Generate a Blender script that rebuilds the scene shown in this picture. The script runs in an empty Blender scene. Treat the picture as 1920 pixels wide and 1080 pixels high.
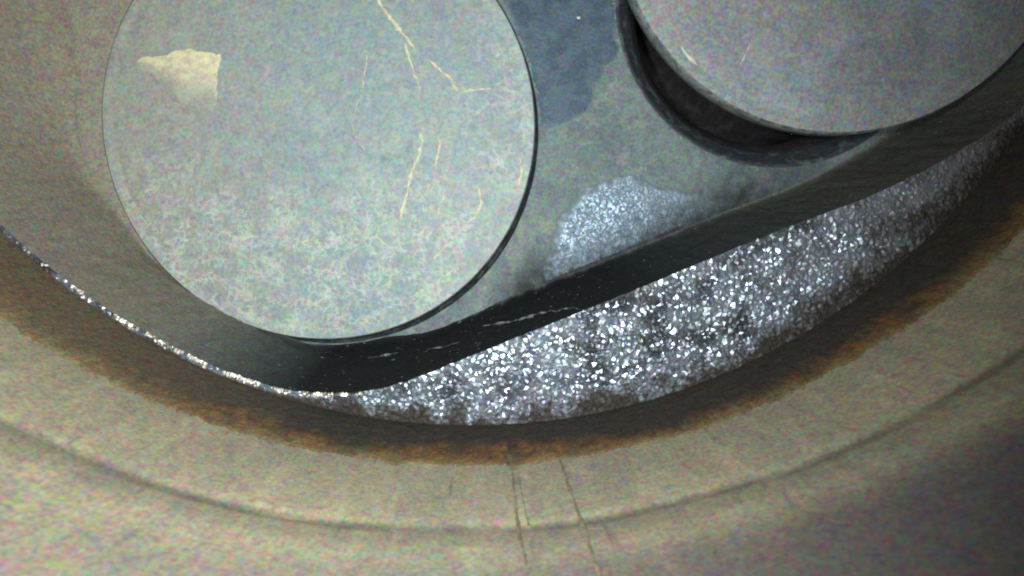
import bpy, math, random
import numpy as np
from mathutils import Vector, Matrix, noise
from mathutils.geometry import delaunay_2d_cdt
from mathutils.bvhtree import BVHTree

random.seed(7)
rng = np.random.default_rng(7)
S = 0.001                     # geometry is written in millimetres
DECK = 100.0                  # height of the head's deck above the liner's lower end, mm
R = 40.0                      # bore radius, mm

# ------------------------------------------------------------------ camera
scene = bpy.context.scene
FPX = 1250.0
CAM_D = 41.27                 # lens to deck, mm
CAM = np.array([1.87, 27.08])
AX, AY = -0.0983, 0.0139
ca, sa, cb, sb = math.cos(AX), math.sin(AX), math.cos(AY), math.sin(AY)
ROT = np.array([[cb, 0, sb], [0, 1, 0], [-sb, 0, cb]]) @ np.array([[1, 0, 0], [0, ca, -sa], [0, sa, ca]])
camd = bpy.data.cameras.new('camera')
camd.sensor_width = 36.0
camd.lens = FPX / 1920 * 36
camd.clip_start = 0.001
camd.clip_end = 2.0
camd.dof.use_dof = True
camd.dof.focus_distance = 0.046
camd.dof.aperture_fstop = 95
cam = bpy.data.objects.new('camera', camd)
scene.collection.objects.link(cam)
r_, u_, b_ = ROT[:, 0], -ROT[:, 1], -ROT[:, 2]
loc = Vector((CAM[0] * S, CAM[1] * S, (DECK - CAM_D) * S))
cam.matrix_world = Matrix(((r_[0], u_[0], b_[0], loc.x), (r_[1], u_[1], b_[1], loc.y),
                           (r_[2], u_[2], b_[2], loc.z), (0, 0, 0, 1)))
scene.camera = cam

# ------------------------------------------------------------------ world, lamps, exposure
world = bpy.data.worlds.new('World')
scene.world = world
world.use_nodes = True
world.node_tree.nodes['Background'].inputs[0].default_value = (0.85, 0.9, 1.0, 1)
world.node_tree.nodes['Background'].inputs[1].default_value = 0.014
scene.view_settings.view_transform = 'Standard'
scene.view_settings.look = 'None'
scene.view_settings.exposure = 0.0
scene.view_settings.gamma = 1.0
scene.cycles.use_denoising = False
scene.cycles.sample_clamp_indirect = 2.0
scene.cycles.sample_clamp_direct = 5.0
scene.cycles.filter_width = 2.1
scene.cycles.max_bounces = 4
scene.cycles.diffuse_bounces = 3
scene.cycles.glossy_bounces = 3


def lamp(dx, dy, dz, watts, aim, col, blend=1.0, angle=137):
    # one of the small diodes around the lens of the inspection probe
    ld = bpy.data.lights.new('probe_diode', 'SPOT')
    ld.energy = watts
    ld.color = col
    ld.shadow_soft_size = 0.0006
    ld.spot_size = math.radians(angle)
    ld.spot_blend = blend
    lo = bpy.data.objects.new('probe_diode', ld)
    scene.collection.objects.link(lo)
    lo.location = ((CAM[0] + dx) * S, (CAM[1] + dy) * S, (DECK - CAM_D + dz) * S)
    tgt = Vector((aim[0] * S, aim[1] * S, (DECK + aim[2]) * S))
    lo.rotation_euler = (tgt - Vector(lo.location)).to_track_quat('-Z', 'Y').to_euler()
    return lo


COOL = (0.94, 1.0, 1.0)
lamp(-3.0, -1.2, 0.0, 0.049, (-13, 24, 0), COOL)
lamp(-1.2, 3.0, 0.0, 0.036, (-11, 26, 0), COOL)
lamp(2.6, -0.4, 0.0, 0.023, (-8, 24, 0), COOL)
lamp(-0.4, -3.2, 0.0, 0.031, (-11, 22, 0), COOL)


# ------------------------------------------------------------------ helpers
def px(x, y, d):
    """photograph point -> mm on the plane d mm from the lens"""
    v = ROT @ np.array([(x - 960) / FPX, (y - 540) / FPX, 1.0])
    return (CAM[0] + v[0] / v[2] * d, CAM[1] + v[1] / v[2] * d)


def pxs(pts, d):
    return np.array([px(a, b, d) for a, b in pts])


def inside(P, poly):
    x, y = P[:, 0], P[:, 1]
    res = np.zeros(len(P), bool)
    a, b = poly, np.roll(poly, -1, 0)
    for (x0, y0), (x1, y1) in zip(a, b):
        if y0 == y1:
            continue
        c = ((y0 > y) != (y1 > y)) & (x < (x1 - x0) * (y - y0) / (y1 - y0) + x0)
        res ^= c
    return res


def segdist(P, poly, closed=True):
    """distance of points to a polyline and the index of the nearest segment"""
    best = np.full(len(P), 1e9)
    idx = np.zeros(len(P), int)
    n = len(poly) if closed else len(poly) - 1
    for i in range(n):
        a = poly[i]
        b = poly[(i + 1) % len(poly)]
        ab = b - a
        t = np.clip(((P - a) @ ab) / max(ab @ ab, 1e-12), 0, 1)
        d = np.hypot(*(P - a - t[:, None] * ab).T)
        m = d < best
        best[m] = d[m]
        idx[m] = i
    return best, idx


def ns(x, y, s, seed=0.0):
    return noise.noise(Vector((x * s + seed, y * s - seed * 1.7, seed * 3.1)))


def nsv(P, s, seed=0.0):
    return np.array([ns(p[0], p[1], s, seed) for p in P])


def resample(poly, step, closed=True):
    poly = np.asarray(poly, float)
    pts = np.vstack([poly, poly[:1]]) if closed else poly
    L = np.r_[0, np.cumsum(np.hypot(*np.diff(pts, axis=0).T))]
    n = max(3, int(L[-1] / step))
    t = np.linspace(0, L[-1], n, endpoint=not closed)
    return np.c_[np.interp(t, L, pts[:, 0]), np.interp(t, L, pts[:, 1])]


def smooth(poly, it=2):
    p = np.asarray(poly, float)
    for _ in range(it):
        q = np.roll(p, -1, 0)
        p = np.stack([p * .75 + q * .25, p * .25 + q * .75], 1).reshape(-1, 2)
    return p


def ragged(poly, step, amp, scale, seed):
    p = resample(poly, step)
    return np.array([(x + amp * ns(x, y, scale, seed) + amp * .5 * ns(x, y, scale * 3, seed + 9),
                      y + amp * ns(x, y, scale, seed + 4) + amp * .5 * ns(x, y, scale * 3, seed + 5)) for x, y in p])


def scatter(lo, hi, spacing):
    """jittered hexagonal points"""
    nx = int((hi[0] - lo[0]) / spacing) + 2
    ny = int((hi[1] - lo[1]) / (spacing * .866)) + 2
    gx, gy = np.meshgrid(np.arange(nx), np.arange(ny))
    P = np.c_[(gx + .5 * (gy % 2)).ravel() * spacing + lo[0], gy.ravel() * spacing * .866 + lo[1]]
    return P + rng.uniform(-.38, .38, P.shape) * spacing


def cdt(loops, pts, keep):
    """triangles over free points and closed loops; keep(P) picks the centroids to hold"""
    V, E = [], []
    for lp in loops:
        o = len(V)
        V += [Vector((p[0], p[1])) for p in lp]
        E += [(o + i, o + (i + 1) % len(lp)) for i in range(len(lp))]
    V += [Vector((p[0], p[1])) for p in pts]
    v, e, f, _, _, _ = delaunay_2d_cdt(V, E, [], 0, 1e-5)
    v = np.array([(a.x, a.y) for a in v])
    f = np.array([t for t in f if len(t) == 3])
    c = v[f].mean(1)
    return v, f[keep(c)]


def link(name, verts, faces, material, parent=None, smoothed=False, attrs=None):
    """verts in mm, z measured from the deck"""
    off = Vector((0, 0, 0)) if parent is None else parent['_o']
    off = (off[0], off[1], off[2])
    me = bpy.data.meshes.new(name)
    vs = [((v[0]) * S - off[0], (v[1]) * S - off[1], (DECK + v[2]) * S - off[2]) for v in verts]
    me.from_pydata(vs, [], [list(map(int, f)) for f in faces])
    me.materials.append(material)
    me.polygons.foreach_set('use_smooth', [smoothed] * len(me.polygons))
    for k, a in (attrs or {}).items():
        at = me.attributes.new(k, 'FLOAT', 'POINT')
        at.data.foreach_set('value', np.asarray(a, dtype=np.float32))
    me.update()
    o = bpy.data.objects.new(name, me)
    scene.collection.objects.link(o)
    if parent is not None:
        o.parent = parent
    return o


def thing(name, label, cat, at):
    o = bpy.data.objects.new(name, None)
    scene.collection.objects.link(o)
    o.empty_display_size = 0.005
    o.location = (at[0] * S, at[1] * S, (DECK + at[2]) * S)
    o['_o'] = (at[0] * S, at[1] * S, (DECK + at[2]) * S)
    o['label'] = label
    o['category'] = cat
    return o


def lathe(profile, centre, n, flip=False, a0=0, a1=2 * math.pi):
    V, F = [], []
    closed = abs(a1 - a0 - 2 * math.pi) < 1e-6
    m = n if closed else n + 1
    for i in range(m):
        a = a0 + (a1 - a0) * i / n
        for r, z in profile:
            V.append((centre[0] + r * math.cos(a), centre[1] + r * math.sin(a), z))
    k = len(profile)
    for i in range(n):
        j = (i + 1) % m
        for q in range(k - 1):
            t = (i * k + q, j * k + q, j * k + q + 1, i * k + q + 1)
            F.append(t[::-1] if flip else t)
    return V, F


# ------------------------------------------------------------------ materials
def srgb(r, g, b):
    f = lambda c: (c / 255 / 12.92) if c / 255 <= .04045 else ((c / 255 + .055) / 1.055) ** 2.4
    return (f(r), f(g), f(b), 1)


def material(name, base, layers=(), rough=0.6, metal=0.0, grain=0.35, grain_mm=0.22, bump=0.25, bump_mm=0.15,
             spec=0.4, metal_attr=None, rough2=None, streak=None):
    """base colour, then layers = [(colour, mask)], mask = ('attr', name) or ('noise', size_mm, lo, hi, zstretch)"""
    m = bpy.data.materials.new(name)
    m.use_nodes = True
    nt = m.node_tree
    N, L = nt.nodes, nt.links
    bs = N['Principled BSDF']
    tc = N.new('ShaderNodeTexCoord')

    def noise_node(size_mm, detail=3.0, stretch=None, off=0.0):
        nz = N.new('ShaderNodeTexNoise')
        nz.inputs['Scale'].default_value = 1.0 / (size_mm * S)
        nz.inputs['Detail'].default_value = detail
        nz.inputs['Roughness'].default_value = .55
        mp = N.new('ShaderNodeMapping')
        mp.inputs['Location'].default_value = (off * S, off * .7 * S, off * .4 * S)
        if stretch:
            mp.inputs['Scale'].default_value = stretch
        L.new(tc.outputs['Object'], mp.inputs['Vector'])
        L.new(mp.outputs[0], nz.inputs['Vector'])
        return nz

    def ramp(sock, lo, hi):
        mr = N.new('ShaderNodeMapRange')
        mr.interpolation_type = 'SMOOTHSTEP'
        mr.inputs[1].default_value = lo
        mr.inputs[2].default_value = hi
        L.new(sock, mr.inputs[0])
        return mr.outputs[0]

    def attr(nm):
        a = N.new('ShaderNodeAttribute')
        a.attribute_name = nm
        return a.outputs['Fac']

    def mix(fac, a, b, mode='MIX'):
        x = N.new('ShaderNodeMix')
        x.data_type = 'RGBA'
        x.blend_type = mode
        for s_, v in ((x.inputs[0], fac), (x.inputs[6], a), (x.inputs[7], b)):
            if hasattr(v, 'links'):
                L.new(v, s_)
            else:
                s_.default_value = v
        return x.outputs[2]

    col = base
    for i, (c, mk) in enumerate(layers):
        if mk[0] == 'attr':
            fac = attr(mk[1])
        elif mk[0] == 'crackle':
            vo = N.new('ShaderNodeTexVoronoi')
            vo.feature = 'DISTANCE_TO_EDGE'
            vo.inputs['Scale'].default_value = 1.0 / (mk[2] * S)
            wob = noise_node(mk[2] * 1.3, 3.0, None, 2.2 + mk[2])
            sc_ = N.new('ShaderNodeVectorMath')
            sc_.operation = 'SCALE'
            sc_.inputs[3].default_value = mk[2] * 2.5 * S
            L.new(wob.outputs['Color'], sc_.inputs[0])
            ad = N.new('ShaderNodeVectorMath')
            L.new(tc.outputs['Object'], ad.inputs[0])
            L.new(sc_.outputs[0], ad.inputs[1])
            L.new(ad.outputs[0], vo.inputs['Vector'])
            e_ = ramp(vo.outputs['Distance'], .16, .02)
            br = ramp(noise_node(mk[2] * 2.5, 2.0, None, 6.6).outputs['Fac'], .42, .6)
            m1 = N.new('ShaderNodeMath')
            m1.operation = 'MULTIPLY'
            L.new(e_, m1.inputs[0])
            L.new(br, m1.inputs[1])
            m2 = N.new('ShaderNodeMath')
            m2.operation = 'MULTIPLY'
            L.new(m1.outputs[0], m2.inputs[0])
            L.new(attr(mk[1]), m2.inputs[1])
            fac = m2.outputs[0]
        else:
            fac = ramp(noise_node(mk[1], 2.0, mk[4] if len(mk) > 4 else None, 3.7 * (i + 1)).outputs['Fac'], mk[2], mk[3])
        col = mix(fac, col, c)
    # speckled grain of the deposit: hue and value vary from grain to grain
    if grain > 0:
        g1 = noise_node(grain_mm, 1.0, None, 1.3)
        g2 = noise_node(grain_mm * 2.6, 1.0, None, 8.1)
        gm = mix(.35, g1.outputs['Color'], g2.outputs['Color'])
        hs = N.new('ShaderNodeBrightContrast')
        L.new(gm, hs.inputs['Color'])
        hs.inputs['Contrast'].default_value = 2.2
        col = mix(grain, col, hs.outputs[0], 'OVERLAY')
    L.new(col, bs.inputs['Base Color']) if hasattr(col, 'links') else None
    if not hasattr(col, 'links'):
        bs.inputs['Base Color'].default_value = col
    bs.inputs['Roughness'].default_value = rough
    bs.inputs['Metallic'].default_value = metal
    bs.inputs['Specular IOR Level'].default_value = spec
    if metal_attr:
        a = attr(metal_attr)
        mm = N.new('ShaderNodeMapRange')
        mm.inputs[3].default_value = metal
        mm.inputs[4].default_value = 0.0
        L.new(a, mm.inputs[0])
        L.new(mm.outputs[0], bs.inputs['Metallic'])
        rr = N.new('ShaderNodeMapRange')
        rr.inputs[3].default_value = rough
        rr.inputs[4].default_value = rough2 or rough
        L.new(a, rr.inputs[0])
        L.new(rr.outputs[0], bs.inputs['Roughness'])
    if bump > 0:
        bp = N.new('ShaderNodeBump')
        bp.inputs['Strength'].default_value = bump
        bp.inputs['Distance'].default_value = 0.1 * S
        L.new(noise_node(bump_mm, 3.0, streak, 5.5).outputs['Fac'], bp.inputs['Height'])
        L.new(bp.outputs[0], bs.inputs['Normal'])
    return m


M_deck = material('deck_grit_metal', srgb(150, 160, 172),
                  [(srgb(92, 96, 102), ('noise', 2.2, .42, .68)), (srgb(84, 79, 75), ('attr', 'dull')), (srgb(46, 40, 34), ('attr', 'soot'))],
                  rough=.27, metal=.8, grain=.14, grain_mm=.3, bump=.15, bump_mm=.12, metal_attr='matte', rough2=.75)
M_roof = material('chamber_roof_deposit', srgb(114, 127, 126),
                  [(srgb(102, 116, 118), ('noise', 3.5, .4, .65)), (srgb(128, 136, 130), ('noise', 1.4, .5, .72)),
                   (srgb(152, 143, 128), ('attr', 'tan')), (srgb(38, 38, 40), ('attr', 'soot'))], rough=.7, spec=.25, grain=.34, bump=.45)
M_wall = material('chamber_wall_soot', srgb(116, 126, 124),
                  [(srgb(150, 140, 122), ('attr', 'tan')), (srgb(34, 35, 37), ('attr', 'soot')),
                   (srgb(150, 156, 160), ('noise', .45, .68, .76, (1, 1, 1.6)))],
                  rough=.9, grain=.34, bump=.5, spec=.1)
M_stain = material('dark_blue_film', srgb(76, 94, 108), [(srgb(64, 82, 98), ('noise', 1.5, .45, .62)),
                                                          (srgb(110, 123, 122), ('attr', 'fade'))], rough=.6, grain=.34, bump=.3)
M_bare = material('bare_grit_metal', srgb(150, 168, 182), [(srgb(108, 121, 124), ('attr', 'pale')), (srgb(28, 28, 29), ('attr', 'soot'))],
                  spec=.12, rough=.42, metal=.5, grain=.12, grain_mm=.25, bump=.3, bump_mm=.1, metal_attr='matte', rough2=.7)
M_ridge = material('ridge_metal', srgb(150, 155, 158), [(srgb(60, 60, 56), ('noise', .5, .42, .55))], rough=.45, metal=.5,
                   grain=.2, bump=.4)
M_valve1 = material('valve_face_pale_deposit', srgb(146, 159, 157),
                    [(srgb(137, 152, 153), ('noise', 5.0, .38, .6)), (srgb(154, 151, 140), ('attr', 'warm')),
                     (srgb(153, 163, 156), ('noise', .7, .5, .75)), (srgb(178, 184, 174), ('crackle', 'crust', 1.1)),
                     (srgb(174, 181, 172), ('crackle', 'crust', .5)),
                     (srgb(140, 146, 143), ('attr', 'worn')), (srgb(110, 118, 114), ('attr', 'ring')), (srgb(160, 168, 162), ('attr', 'rim'))],
                    rough=.62, grain=.24, grain_mm=.3, bump=.5, bump_mm=.25)
M_valve2 = material('valve_face_grey_deposit', srgb(134, 142, 146),
                    [(srgb(116, 122, 127), ('noise', 4.0, .36, .64)), (srgb(128, 126, 129), ('noise', 9.0, .4, .7)),
                     (srgb(132, 137, 133), ('attr', 'crust')), (srgb(134, 136, 130), ('noise', .6, .55, .75))],
                    rough=.68, grain=.34, bump=.4, spec=.25)
M_vmetal = material('valve_margin_steel', srgb(118, 124, 120), [(srgb(90, 96, 94), ('noise', .8, .45, .6))], rough=.5, metal=.2,
                    grain=.34)
M_black = material('port_soot', srgb(54, 51, 53), [(srgb(70, 66, 68), ('noise', 1.0, .45, .65))], rough=.8, grain=.38)
M_seat = material('seat_dark_steel', srgb(64, 68, 74), [(srgb(98, 104, 108), ('noise', .9, .5, .7))], rough=.6, metal=.1, grain=.38)
M_cream = material('cream_crust', srgb(226, 216, 180), [(srgb(206, 198, 166), ('noise', .5, .45, .6)),
                                                         (srgb(144, 149, 143), ('attr', 'fade'))], rough=.7, grain=.2, bump=.2)
M_bore = material('worn_bore_wall', srgb(152, 143, 118),
                  [(srgb(144, 136, 116), ('noise', 6.0, .4, .62)), (srgb(162, 151, 126), ('noise', 1.0, .45, .75, (1, 1, .2))),
                   (srgb(124, 117, 102), ('noise', .5, .62, .78, (1, 1, .12))),
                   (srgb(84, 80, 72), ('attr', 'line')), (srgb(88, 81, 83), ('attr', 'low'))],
                  rough=.6, metal=.05, grain=.36, grain_mm=.19, bump=.25, streak=(1, 1, .3))
M_carbon = material('baked_carbon_band', srgb(62, 57, 52),
                    [(srgb(124, 89, 53), ('attr', 'rust')), (srgb(54, 50, 45), ('noise', .6, .42, .8, (1, 1, .5))),
                     (srgb(116, 101, 80), ('attr', 'pale')), (srgb(144, 128, 92), ('attr', 'edge'))],
                    rough=.85, grain=.38, grain_mm=.2, bump=.6, spec=.15)
M_score = material('score_mark_stain', srgb(104, 97, 72), [(srgb(128, 120, 96), ('noise', .6, .42, .6))], rough=.6, grain=.38)

M_edge = material('edge_glint_metal', srgb(226, 220, 204), [(srgb(120, 112, 98), ('noise', .4, .5, .62))], rough=.35, metal=.5, grain=.25, bump=.2)  # pale metal of the chips that stand in for the edge glint

# ------------------------------------------------------------------ the cylinder liner
liner = thing('cylinder_liner', 'tan worn cylinder wall curving round under the dark brown carbon ring', 'cylinder wall', (0, 0, -DECK))
NA = 900
zs = sorted(set([0.0, -.25, -.5] + list(np.arange(-1, -24, -.25).round(3)) + list(np.arange(-24, -100.1, -4.0))), reverse=True)
V, F, line, low = [], [], [], []
for i in range(NA):
    a = 2 * math.pi * i / NA
    x, y = math.cos(a), math.sin(a)
    w1 = .25 * ns(x * 40, y * 40, .12, 2.0)
    w2 = .5 * ns(x * 40, y * 40, .08, 5.0)
    for z in zs:
        g = math.exp(-((z + 14.0 + w1) / .3) ** 2)
        g2 = math.exp(-((z + 14.7 + w1) / .9) ** 2)
        r = R + .09 * g + .06 * g2 + (.05 if z < -14.0 + w1 else 0) - .012 * ns(x * 60, y * 60 + z, .6, 1.0)
        V.append((x * r, y * r, z))
        n1 = .5 + .5 * ns(x * 40, y * 40, .35, 7.0)
        line.append(min(1, (.35 + .65 * n1) * g + .38 * g2) * .9)
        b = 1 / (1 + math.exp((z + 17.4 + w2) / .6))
        low.append(b * (.62 + .33 * max(-1, min(1, x * 2.2))))  # lower band; its darkening towards the right is light falloff put into the colour
k = len(zs)
for i in range(NA):
    j = (i + 1) % NA
    for q in range(k - 1):
        F.append((i * k + q, i * k + q + 1, j * k + q + 1, j * k + q))
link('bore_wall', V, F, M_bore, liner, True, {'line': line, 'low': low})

# the band of baked carbon above the ring travel, a little proud, its lower edge ragged
NB = 2600
V, F, rust, edge, pale = [], [], [], [], []
rows = 16
for i in range(NB):
    a = 2 * math.pi * i / NB
    x, y = math.cos(a) * 40, math.sin(a) * 40
    sk = ns(x, y, 2.6, 26) + .6 * ns(x, y, 6.5, 27)
    end = -7.0 + .2 * ns(x, y, .25, 3) + .15 * ns(x, y, 1.1, 4) + .42 * sk
    lip = -3.6 + 1.6 * ns(x, y, .16, 11) + .8 * ns(x, y, .9, 12)
    for q in range(rows):
        t = q / (rows - 1)
        z = -.03 + (end + .03) * t
        r = R - .03 - .09 * (1 - t) - .03 * ns(x * 1.3, y * 1.3 + z * 3, .9, 8) - .03 * ns(x * 3, y * 3 + z * 6, .9, 18)
        if q == rows - 1:
            r = R + .02
        V.append((x / 40 * r, y / 40 * r, z))
        rust.append(max(0, min(1, (lip - z) / 1.6)) * max(0, min(1, .55 + .8 * ns(x, y + z * .3, .5, 14) + .7 * sk)))
        pale.append(max(0, min(1, (-x - 9) / 14)) * .7)
        edge.append(max(0, min(1, (t - .76 - .2 * sk) / .3)) * max(0, min(1, .75 + .5 * ns(x, y + z, .8, 15))))
for i in range(NB):
    j = (i + 1) % NB
    for q in range(rows - 1):
        F.append((i * rows + q, i * rows + q + 1, j * rows + q + 1, j * rows + q))
link('carbon_ring', V, F, M_carbon, liner, False, {'rust': rust, 'edge': edge, 'pale': pale})


def on_bore(x, y):
    """photograph point -> angle and z on the bore wall"""
    v = ROT @ np.array([(x - 960) / FPX, (y - 540) / FPX, 1.0])
    A = v[0] ** 2 + v[1] ** 2
    B = 2 * (CAM[0] * v[0] + CAM[1] * v[1])
    t = (-B + math.sqrt(B * B - 4 * A * (CAM @ CAM - R * R))) / (2 * A)
    p = (CAM[0] + t * v[0], CAM[1] + t * v[1])
    return math.atan2(p[1], p[0]), t * v[2] - CAM_D


for pts, w0 in (([(960, 872), (963, 910), (967, 950), (972, 990), (980, 1030), (990, 1075)], .30),
                ([(973, 895), (979, 925), (985, 955), (991, 985)], .2),
                ([(1050, 862), (1065, 905), (1080, 950), (1092, 985), (1108, 1030), (1128, 1090)], .42)):
    az = [on_bore(*p) for p in pts]
    zz = np.linspace(az[0][1], az[-1][1], 60)
    aa = np.interp(-zz, [-q[1] for q in az], [q[0] for q in az])
    V, F = [], []
    for i, (a, z) in enumerate(zip(aa, zz)):
        a += .0012 * ns(z, w0 * 30, .9, 3)
        w = w0 * (.65 + .6 * ns(z, 0, 1.3, w0 * 40)) * (1 - .5 * i / 59) * .5
        for s_, rr in ((-1, R + .02), (0, R - .035), (1, R + .02)):
            b = a + s_ * w / R
            V.append((math.cos(b) * rr, math.sin(b) * rr, z))
    for i in range(59):
        for q in range(2):
            F.append((i * 3 + q, i * 3 + q + 1, i * 3 + q + 4, i * 3 + q + 3))
    link('score_mark', V, F, M_score, liner, True)

# ------------------------------------------------------------------ the cylinder head
head = thing('cylinder_head_casting', 'grey combustion chamber roof and glittering metal deck of the cylinder head', 'cylinder head', (0, 0, 0))
H = 10.5                       # chamber depth
DR = CAM_D + H
V1C, V1R, V1Z = np.array((-11.8, 19.95)), 16.15, 9.6     # closed valve: centre, radius, face height
V2C, V2R, V2Z = np.array((22.8, 7.2)), 14.4, 0.75        # open valve
S2C, S2R = np.array((22.9, 10.3)), 12.0                  # its throat at the roof

edge_px = [(0, 437), (50, 472), (100, 507), (200, 580), (300, 637), (400, 688), (500, 722), (560, 735), (640, 738), (700, 732),
           (760, 716), (850, 681), (960, 636), (1100, 580), (1250, 519), (1400, 456), (1500, 416), (1620, 374), (1750, 312),
           (1850, 252), (1920, 200)]
E_ = pxs(edge_px, CAM_D)
rr = np.hypot(*E_.T)
E_ = E_ * np.minimum(1, 39.55 / rr)[:, None]
aL, aR = math.atan2(E_[0][1], E_[0][0]), math.atan2(E_[-1][1], E_[-1][0])
arc = []
aend = aL + 0.0
a = aR
top1, top2 = -math.radians(28), -math.radians(152)
for t in np.linspace(aR, top1, 24)[1:]:
    arc.append((39.55 * math.cos(t), 39.55 * math.sin(t)))
for t in np.linspace(0, 1, 14)[1:-1]:
    xx = 39.55 * math.cos(top1) * (1 - 2 * t)
    arc.append((xx, 39.55 * math.sin(top1) + 5.0 * math.sin(math.pi * t)))
for t in np.linspace(top2, aL - 2 * math.pi, 30)[:-1]:
    arc.append((39.55 * math.cos(t), 39.55 * math.sin(t)))
contour = np.vstack([E_, arc])
# a small irregularity along the machined edge
contour = resample(smooth(contour, 2), .22)
contour = np.array([(x + .05 * ns(x, y, 1.6, 2), y + .05 * ns(x, y, 1.6, 8)) for x, y in contour])
nc = len(contour)
# width of the sloping wall round the chamber
wkey = [(px(100, 507, CAM_D), 1.6), (px(300, 637, CAM_D), .8), (px(500, 722, CAM_D), 1.2), (px(640, 738, CAM_D), 1.7),
        (px(850, 681, CAM_D), 1.2), (px(1000, 620, CAM_D), 1.4), (px(1200, 540, CAM_D), 1.3), (px(1400, 456, CAM_D), 1.2),
        (px(1620, 374, CAM_D), 1.2), (px(1850, 252, CAM_D), 1.2), ((39, -10), 1.0), ((0, -15), 4.0), ((-39, -10), 8.0), ((-38, 10), 7.0)]
wp = np.array([q[0] for q in wkey])
wv = np.array([q[1] for q in wkey])
dd = np.hypot(contour[:, None, 0] - wp[None, :, 0], contour[:, None, 1] - wp[None, :, 1]) + 1e-3
wt = 1 / dd ** 3
width = (wt * wv).sum(1) / wt.sum(1)
width = np.minimum(width, np.maximum(.5, np.hypot(*(contour - V1C).T) - V1R - .5))
width = np.minimum(width, np.maximum(.5, np.hypot(*(contour - S2C).T) - S2R - .8))
tan = np.roll(contour, -2, 0) - np.roll(contour, 2, 0)
tan /= np.hypot(*tan.T)[:, None]
area = .5 * np.sum(contour[:, 0] * np.roll(contour[:, 1], -1) - np.roll(contour[:, 0], -1) * contour[:, 1])
nrm = np.c_[-tan[:, 1], tan[:, 0]] * (1 if area > 0 else -1)
for _ in range(60):            # even the inward directions so that the wall does not fold at the corner
    nrm = (np.roll(nrm, 1, 0) + nrm * 2 + np.roll(nrm, -1, 0)) / 4
nrm /= np.hypot(*nrm.T)[:, None]


def prof(s):
    return 1 - (1 - s) ** 2.2


KW = 22
V, F, tanm, sootm = [], [], [], []
for i in range(nc):
    for q in range(KW):
        s_ = q / (KW - 1)
        p = contour[i] + nrm[i] * width[i] * s_
        z = H * prof(s_) - .03
        g = .12 * ns(p[0] * 1.0, p[1] + z * .8, 1.1, 3) + .08 * ns(p[0], p[1] + z, 3.2, 5)
        gq = min(1, q / 2.0) * (1 - s_) ** .6
        V.append((p[0] + nrm[i][0] * g * gq, p[1] + nrm[i][1] * g * gq, z - abs(g) * .4 * gq))
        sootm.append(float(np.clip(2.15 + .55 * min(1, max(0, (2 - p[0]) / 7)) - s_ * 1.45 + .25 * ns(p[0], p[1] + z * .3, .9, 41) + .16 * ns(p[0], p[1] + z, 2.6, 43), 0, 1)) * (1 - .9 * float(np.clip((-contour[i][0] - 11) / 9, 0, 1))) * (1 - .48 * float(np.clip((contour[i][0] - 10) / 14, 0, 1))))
        tanm.append(max(float(np.clip((-contour[i][0] - 14) / 9, 0, 1)) * .8, float(np.clip((contour[i][0] - 14) / 12, 0, 1)) * .45))
for i in range(nc):
    j = (i + 1) % nc
    for q in range(KW - 1):
        F.append((i * KW + q, i * KW + q + 1, j * KW + q + 1, j * KW + q))
WALL = BVHTree.FromPolygons([Vector(q) for q in V], F)
link('chamber_wall', V, F, M_wall, head, True, {'tan': tanm, 'soot': sootm})


def ceiling_z(P):
    """height of the chamber's inner surface over the points P"""
    out = []
    for p in P:
        hit = WALL.ray_cast(Vector((p[0], p[1], -3)), Vector((0, 0, 1)))[0]
        out.append(min(hit.z, H - .07) if hit is not None else H - .07)
    return np.array(out)


# roof: gritty sheet with two round openings for the valves
inner = contour + nrm * (width * .93)[:, None]
inner = resample(inner, .6)


def ring(c, r, n):
    return np.array([(c[0] + r * math.cos(2 * math.pi * i / n), c[1] + r * math.sin(2 * math.pi * i / n)) for i in range(n)])


HOLE1, HOLE2 = V1R + .07, S2R + .55
H1C = V1C + np.array((.2, .36))
h1, h2 = ring(H1C, HOLE1, 160), ring(S2C, HOLE2, 140)
pts = scatter((-40, -16), (40, 40), .42)
ok = inside(pts, contour) & (np.hypot(*(pts - H1C).T) > HOLE1 + .1) & (np.hypot(*(pts - S2C).T) > HOLE2 + .1)
ok &= segdist(pts, inner)[0] > .05
pts = pts[ok]
v, f = cdt([h1, h2], pts, lambda c: inside(c, contour) & (np.hypot(*(c - H1C).T) > HOLE1 - .02) & (np.hypot(*(c - S2C).T) > HOLE2 - .02))
z = H - .02 + .045 * nsv(v, 1.3, 3) + .035 * nsv(v, .4, 5) + .02 * rng.uniform(-1, 1, len(v))
din = segdist(v, contour)[0]
wloc = width[segdist(v, contour)[1]]
z = np.where(din < wloc * .97, H + .1, z)
xa, xb = px(900, 660, CAM_D)[0], px(1720, 320, CAM_D)[0]
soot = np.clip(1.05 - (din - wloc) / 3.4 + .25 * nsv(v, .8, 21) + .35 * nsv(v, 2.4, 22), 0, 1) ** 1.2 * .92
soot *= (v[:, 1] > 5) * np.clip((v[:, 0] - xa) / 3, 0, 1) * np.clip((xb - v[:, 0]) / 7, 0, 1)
link('chamber_roof', np.c_[v, z], f, M_roof, head, True, {'soot': soot, 'tan': np.clip((-v[:, 0] - 14) / 9, 0, 1) * .8})


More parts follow.
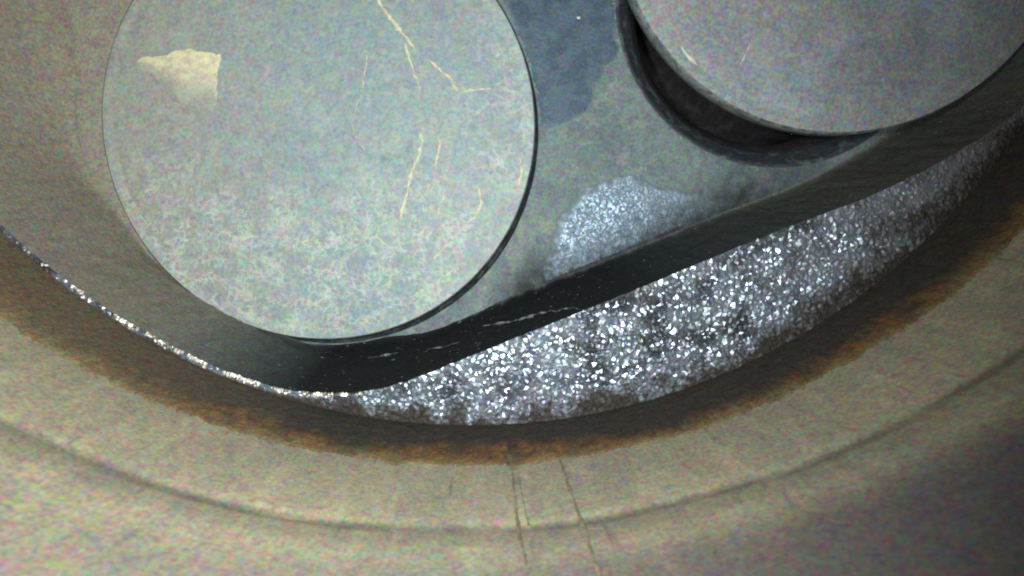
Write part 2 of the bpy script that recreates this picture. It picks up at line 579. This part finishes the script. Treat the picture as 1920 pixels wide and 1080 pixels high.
def patch(name, poly_px, d, mat, spacing, lift, grit, seed, rag=.25, parent=head, zf=None, fade=None, smoothed=False):
    poly = ragged(smooth(pxs(poly_px, d), 1), spacing * .8, rag, 1.1, seed)
    P = scatter(poly.min(0), poly.max(0), spacing)
    P = P[inside(P, poly)]
    P = P[segdist(P, poly)[0] > spacing * .35]
    v, f = cdt([poly], P, lambda c: inside(c, poly) & ((parent is not head) | (segdist(c, contour)[0] > 1.5) & ((np.hypot(*(c - H1C).T) > HOLE1 + .12) & (np.hypot(*(c - S2C).T) > HOLE2 + .12))))
    zc = ceiling_z(v) if zf is None else zf(v)
    zz = zc - lift
    db = segdist(v, poly)[0]
    inn = np.clip(db / (spacing * 1.2), 0, 1)
    zz = zz - grit * rng.uniform(-.3, 1, len(v)) * inn * np.clip(.25 + db / 1.2, 0, 1) + (1 - inn) * (lift + .02)
    at = fade(v, zc, db) if fade else {}
    return link(name, np.c_[v, zz], f, mat, parent, smoothed, at)


# dark bluish film between the valves
patch('dark_film_stain', [(925, -60), (1190, -60), (1172, 20), (1150, 70), (1168, 95), (1118, 150), (1108, 205), (1060, 238), (1000, 248),
                          (975, 240), (985, 160), (975, 80), (945, 10)], DR - .1, M_stain, .3, .07, .01, 4, .18, smoothed=True,
      fade=lambda v, zc, db: {'fade': np.clip(1 - db / .28 + .2 * nsv(v, 1.5, 71), 0, 1)})
# patch of bare gritty metal beside the sloping edge


def bare_fade(v, zc, db):
    c = np.array(px(1110, 400, DR))
    n3, n4 = nsv(v, 1.2, 31), nsv(v, 3.0, 33)
    pale = np.clip((v[:, 0] - c[0] - 2.0) / 8 + .3 * n3, 0, 1)
    pale = np.maximum(pale, np.clip(1.0 - db / .8 + .8 * n4 + .4 * n3, 0, 1))
    d_, i_ = segdist(v, contour)
    soot = np.clip((2.6 - (d_ - width[i_]) + .5 * n3 + .9 * n4) / 3.2, 0, 1) * .92
    return {'pale': pale, 'soot': soot, 'matte': np.maximum(pale, soot)}


patch('bare_metal_patch', [(1052, 400), (1085, 370), (1105, 345), (1150, 335), (1180, 322), (1235, 350), (1290, 358), (1360, 375),
                           (1420, 405), (1380, 440), (1260, 485), (1150, 520), (1060, 540), (1012, 530), (1035, 470), (1040, 430)],
      DR - .5, M_bare, .15, .05, .085, 6, .22, fade=bare_fade)

# bright ridges where the casting shows along the edge of the chamber
for pts_, dz in (([(905, 612), (960, 604), (1010, 590), (1060, 576), (1110, 562), (1150, 546), (1200, 534)], 3.2),
                 ([(800, 655), (830, 652), (860, 642)], 3.0), ([(1210, 528), (1240, 518), (1275, 504)], 2.2),
                 ([(690, 672), (720, 668), (745, 662)], 4.0)):
    line_ = resample(pxs(pts_, CAM_D + dz), .12, False)
    V, F = [], []
    n_ = len(line_)
    t_ = np.gradient(line_, axis=0)
    t_ /= np.hypot(*t_.T)[:, None]
    zc = ceiling_z(line_)
    for i, (p, t) in enumerate(zip(line_, t_)):
        w = max(.015, .10 * (.6 + 1.3 * ns(p[0], p[1], 2.2, 4))) * min(1, i / 4, (n_ - 1 - i) / 4)
        nn = np.array((-t[1], t[0]))
        for s_ in (-1, 0, 1):
            q = p + nn * w * s_
            V.append((q[0], q[1], min(zc[i], dz + .4) - (.12 if s_ == 0 else -.05) - .25))
    for i in range(n_ - 1):
        for q in range(2):
            F.append((i * 3 + q, i * 3 + q + 1, i * 3 + q + 4, i * 3 + q + 3))
    link('casting_ridge', V, F, M_ridge, head, False)

# tiny bright chip between the valves
c = px(1085, 32, DR - .3)
V, F = [], []
for i in range(9):
    a = 2 * math.pi * i / 9
    V.append((c[0] + .26 * math.cos(a) * random.uniform(.7, 1.2), c[1] + .17 * math.sin(a) * random.uniform(.7, 1.2), H - .06))
V.append((c[0], c[1], H - .3))
F = [(i, (i + 1) % 9, 9) for i in range(9)]
M_chip = material('bright_chip', srgb(240, 240, 232), rough=.3, grain=0, bump=0)
link('bright_chip', V, F, M_chip, head, False)

# seats and ports
Vv, Ff = lathe([(HOLE1 + .04, H - .03), (HOLE1 - .05, H + .5), (V1R - .5, H + 1.6), (V1R - 2.2, H + 3.4), (V1R - 3, H + 14)], H1C, 128)
link('valve_seat', Vv, Ff, M_seat, head, True)
Vv, Ff = lathe([(HOLE2 + .05, H - .06), (HOLE2 - .1, H - .10), (HOLE2 - .35, H + .2), (S2R - .1, H + .6), (S2R - .6, H + 1.2)], S2C, 128)
link('valve_seat', Vv, Ff, M_seat, head, True)
Vv, Ff = lathe([(S2R - .6, H + 1.2), (S2R - 1.4, H + 2.6), (S2R - 1.6, H + 8), (S2R - 1.6, H + 22), (.05, H + 22)], S2C, 96)
link('port_throat', Vv, Ff, M_black, head, True)

# deck: gritty facets that catch the light
cir = ring((0, 0), R + .06, 700)
fine = scatter((-41, -41), (41, 41), .15)
rad = np.hypot(*fine.T)
fine = fine[(rad < R - .08) & ~inside(fine, contour) & (fine[:, 1] > 2)]
fine = fine[segdist(fine, contour)[0] > .07]
fine = fine[rng.random(len(fine)) > .15]
coarse = scatter((-41, -41), (41, 2), .9)
coarse = coarse[(np.hypot(*coarse.T) < R - .4) & ~inside(coarse, contour)]
coarse = coarse[segdist(coarse, contour)[0] > .4]
v, f = cdt([contour, cir], np.vstack([fine, coarse]), lambda c: (~inside(c, contour)) & (np.hypot(*c.T) < R + .05))
dcn = segdist(v, contour)[0]
rad = np.hypot(*v.T)
free = np.clip(np.minimum(dcn / .1, (R - rad) / .1), 0, 1)
z = -(.085 * rng.uniform(-.6, 1, len(v)) + .05 * nsv(v, .9, 3)) * (.35 + .65 * free)
soot = np.clip((1.75 - (R - rad) + .9 * nsv(v, .7, 13) + .7 * nsv(v, 2.5, 15) + .6 * rng.uniform(-1, 1, len(v))) / 1.1, 0, 1)
soot *= np.clip((dcn - .12) / .3, 0, 1)
dull = np.clip((v[:, 0] - 18) / 12 + .35 * nsv(v, .5, 61) + .3 * rng.uniform(-1, 1, len(v)), 0, 1) * .85
dull = np.maximum(dull, np.clip(1.1 * nsv(v, 1.0, 66) + .25 * rng.uniform(-1, 1, len(v)), 0, .25))
link('squish_deck', np.c_[v, z], f, M_deck, head, False, {'soot': soot, 'dull': dull, 'matte': np.maximum(soot, dull)})

# pale chips added along the deck's narrow bare edge, tilted to make its glint
dlip0 = np.hypot(*(contour - np.array(px(20, 452, CAM_D))).T).argmin()
dlip1 = np.hypot(*(contour - np.array(px(700, 732, CAM_D))).T).argmin()
ids = list(range(min(dlip0, dlip1), max(dlip0, dlip1) + 1))
if contour[ids[len(ids) // 2]][1] < 0:
    ids = list(range(max(dlip0, dlip1), nc)) + list(range(0, min(dlip0, dlip1) + 1))
V, F = [], []
for k_ in range(900):
    i = ids[int(len(ids) * min(.999, max(0, random.betavariate(2.6, 1.7))))]
    p, nn = contour[i], nrm[i]
    if ns(p[0], p[1], 1.5, 51) < -.12:
        continue
    off = -abs(random.gauss(.0, .1))
    c0 = np.array((p[0] + nn[0] * off, p[1] + nn[1] * off))
    rr_ = random.uniform(.03, .085)
    tilt = .35 + random.gauss(0, .35)          # chips lean in towards the chamber
    tl2 = random.gauss(0, .3)
    tt = np.array((-nn[1], nn[0]))
    o = len(V)
    for q in range(5):
        a = 2 * math.pi * q / 5 + random.uniform(-.4, .4)
        u1, u2 = rr_ * 1.5 * math.cos(a), rr_ * math.sin(a)
        w_ = c0 + tt * u1 + nn * u2
        V.append((w_[0], w_[1], -.09 + u2 * tilt + u1 * tl2))
    V.append((c0[0], c0[1], .06))
    F.append(tuple(o + q for q in range(5)))
    F += [(o + q, o + 5, o + (q + 1) % 5) for q in range(5)]
link('edge_glint', V, F, M_edge, head, False)

# ------------------------------------------------------------------ valves


def valve(label, C, Rv, zf, mat, masks, stem_to, grit):
    o = thing('engine_valve', label, 'valve', (C[0], C[1], zf))
    P = scatter(C - Rv, C + Rv, .3)
    P = P[np.hypot(*(P - C).T) < Rv - .3]
    rim = ring(C, Rv - .12, 260)
    v, f = cdt([rim], P, lambda c: np.hypot(*(c - C).T) < Rv)
    r = np.hypot(*(v - C).T)
    z = zf + grit * nsv(v, .9, 2) + grit * .8 * nsv(v, 2.4, 4) + .05 * nsv(v, .25, 6) * (r < Rv - .5)
    z += .10 * np.exp(-((r - (Rv - .9)) / .18) ** 2)       # shallow turned line near the rim
    z[r > Rv - .2] = zf + .03
    att = {k: fn(v) for k, fn in masks.items()}
    link('valve_face', np.c_[v, z], f, mat, o, True, att)
    pr = [(Rv - .125, zf + .03), (Rv, zf + .16), (Rv, zf + 1.3), (Rv - 1.9, zf + 3.1), (Rv - 6, zf + 4.8), (5.5, zf + 7.5), (3.6, zf + 11)]
    Vv, Ff = lathe(pr, C, 160)
    link('valve_head', Vv, Ff, M_vmetal, o, True)
    Vv, Ff = lathe([(3.6, zf + 11), (3.4, zf + 14), (3.4, stem_to)], C, 40)
    link('valve_stem', Vv, Ff, M_vmetal, o, True)
    return o


d1 = CAM_D + V1Z


def crust1(v):
    q = np.maximum((v[:, 1] - (V1C[1] + 2)) / 6, (v[:, 0] - (V1C[0] + 9)) / 8)
    return np.clip(q + .6 * nsv(v, .4, 3), 0, 1)


def warm1(v):
    return np.clip((V1C[0] - 1 - v[:, 0]) / 12 + .25 * nsv(v, .25, 23), 0, 1) * .8


def rim1(v):
    r = np.hypot(*(v - V1C).T)
    return np.clip((r - V1R + .85) / .3, 0, 1) * np.clip(.3 + .8 * nsv(v, .5, 81), 0, 1) * .7


def worn1(v):
    q = (V1C[1] - 6 - v[:, 1]) / 8
    return np.clip(q + .5 * nsv(v, .3, 33), 0, 1) * .6


rc = np.array(px(722, 240, d1))


def ring1(v):
    r = np.hypot(*(v - rc).T)
    a = np.arctan2(v[:, 1] - rc[1], v[:, 0] - rc[0])
    return np.exp(-((r - 2.3) / .1) ** 2) * np.clip(np.sin(a) + .3, 0, 1) * .6


v1 = valve('large pale closed valve with cream cracks and a cream triangular patch', V1C, V1R, V1Z, M_valve1,
           {'crust': crust1, 'worn': worn1, 'ring': ring1, 'warm': warm1, 'rim': rim1}, H + 45, .035)
v2 = valve('grey open valve beside a wide dark crescent gap, near the right edge', V2C, V2R, V2Z, M_valve2,
           {'crust': lambda v: np.clip((np.hypot(*(v - V2C).T) - (V2R - 2.2)) / 2 + .5 * nsv(v, .6, 8), 0, 1) * .6}, H + 40, .02)


def vein(o, pts_px, w0, d, zf, seed, grit=.035, name='deposit_vein'):
    c = resample(pxs(pts_px, d), .1, False)
    n_ = len(c)
    t_ = np.gradient(c, axis=0)
    t_ /= np.hypot(*t_.T)[:, None] + 1e-9
    V, F = [], []
    for i, (p, t) in enumerate(zip(c, t_)):
        nn = np.array((-t[1], t[0]))
        p = p + nn * (.09 * ns(p[0], p[1], 2.6, seed) + .05 * ns(p[0], p[1], 7, seed))
        fz = grit * ns(p[0], p[1], .9, 2) + grit * .8 * ns(p[0], p[1], 2.4, 4) + .05 * ns(p[0], p[1], .25, 6)
        w = w0 * max(.2, .8 + .9 * ns(p[0], p[1], 2.0, seed + 3)) * min(1, (i + .4) / 4, (n_ - .6 - i) / 4)
        for s_, zz in ((-1, .01), (0, -.035), (1, .01)):
            q = p + nn * w * s_
            V.append((q[0], q[1], zf + fz + zz))
    for i in range(n_ - 1):
        for q in range(2):
            F.append((i * 3 + q, i * 3 + q + 1, i * 3 + q + 4, i * 3 + q + 3))
    return link(name, V, F, M_cream, o, False, {'fade': np.tile((.85, .05 if zf > 5 else .5, .85), n_)})


veins = [([(700, -20), (718, 15), (745, 50), (762, 70), (780, 92)], .14),
         ([(757, 72), (766, 105), (776, 135), (790, 172)], .08),
         ([(803, 108), (822, 128), (842, 145), (858, 172)], .10),
         ([(862, 172), (890, 168), (925, 166)], .07),
         ([(786, 246), (792, 262), (786, 290), (772, 320), (766, 350), (758, 380), (750, 410)], .13),
         ([(826, 255), (822, 285), (814, 315)], .075),
         ([(836, 360), (826, 385), (820, 405)], .085),
         ([(898, 350), (902, 380), (890, 410), (862, 425)], .08),
         ([(850, 450), (825, 470), (808, 492)], .07),
         ([(690, 90), (686, 130), (676, 180), (668, 200), (660, 232), (668, 262), (690, 285)], .04),
         ([(975, 290), (978, 320), (972, 350)], .10),
         ([(512, 366), (507, 376)], .16)]
for i, (p, w) in enumerate(veins):
    vein(v1, p, w * 1.6, d1, V1Z, 3 + i * 2.3)
for i, (p, w) in enumerate([([(1412, 68), (1404, 90), (1396, 108), (1386, 124)], .10), ([(1275, 85), (1292, 105), (1310, 122)], .10)]):
    vein(v2, p, w, CAM_D + V2Z, V2Z, 40 + i, .02)


def patch_fade(v, zc, db):
    t = np.array(px(330, 245, d1))
    b = np.array(px(350, 95, d1))
    u = (b - t) / np.hypot(*(b - t))
    L_ = np.hypot(*(b - t))
    s_ = ((v - t) @ u) / L_
    e = np.array(px(415, 160, d1))
    lft = (e[0] - v[:, 0]) / 7.0
    return {'fade': np.clip(1.5 - s_ * 1.65 + np.clip(lft - .35, 0, 1) * 1.0 * (s_ < .75) + .25 * nsv(v, 1.2, 3), 0, 1)}


patch('cream_patch', [(246, 118), (270, 104), (305, 104), (330, 92), (370, 90), (405, 94), (424, 104), (416, 125), (412, 165), (405, 205),
                      (388, 240), (375, 225), (340, 195), (310, 165), (285, 140), (255, 135)], d1, M_cream, .28, .06, .05, 9, .16,
      parent=v1, zf=lambda v: np.full(len(v), V1Z), fade=patch_fade, smoothed=True)

for o in bpy.data.objects:
    if '_o' in o:
        del o['_o']
print('TRIS', sum(len(o.data.polygons) for o in bpy.data.objects if o.type == 'MESH'))
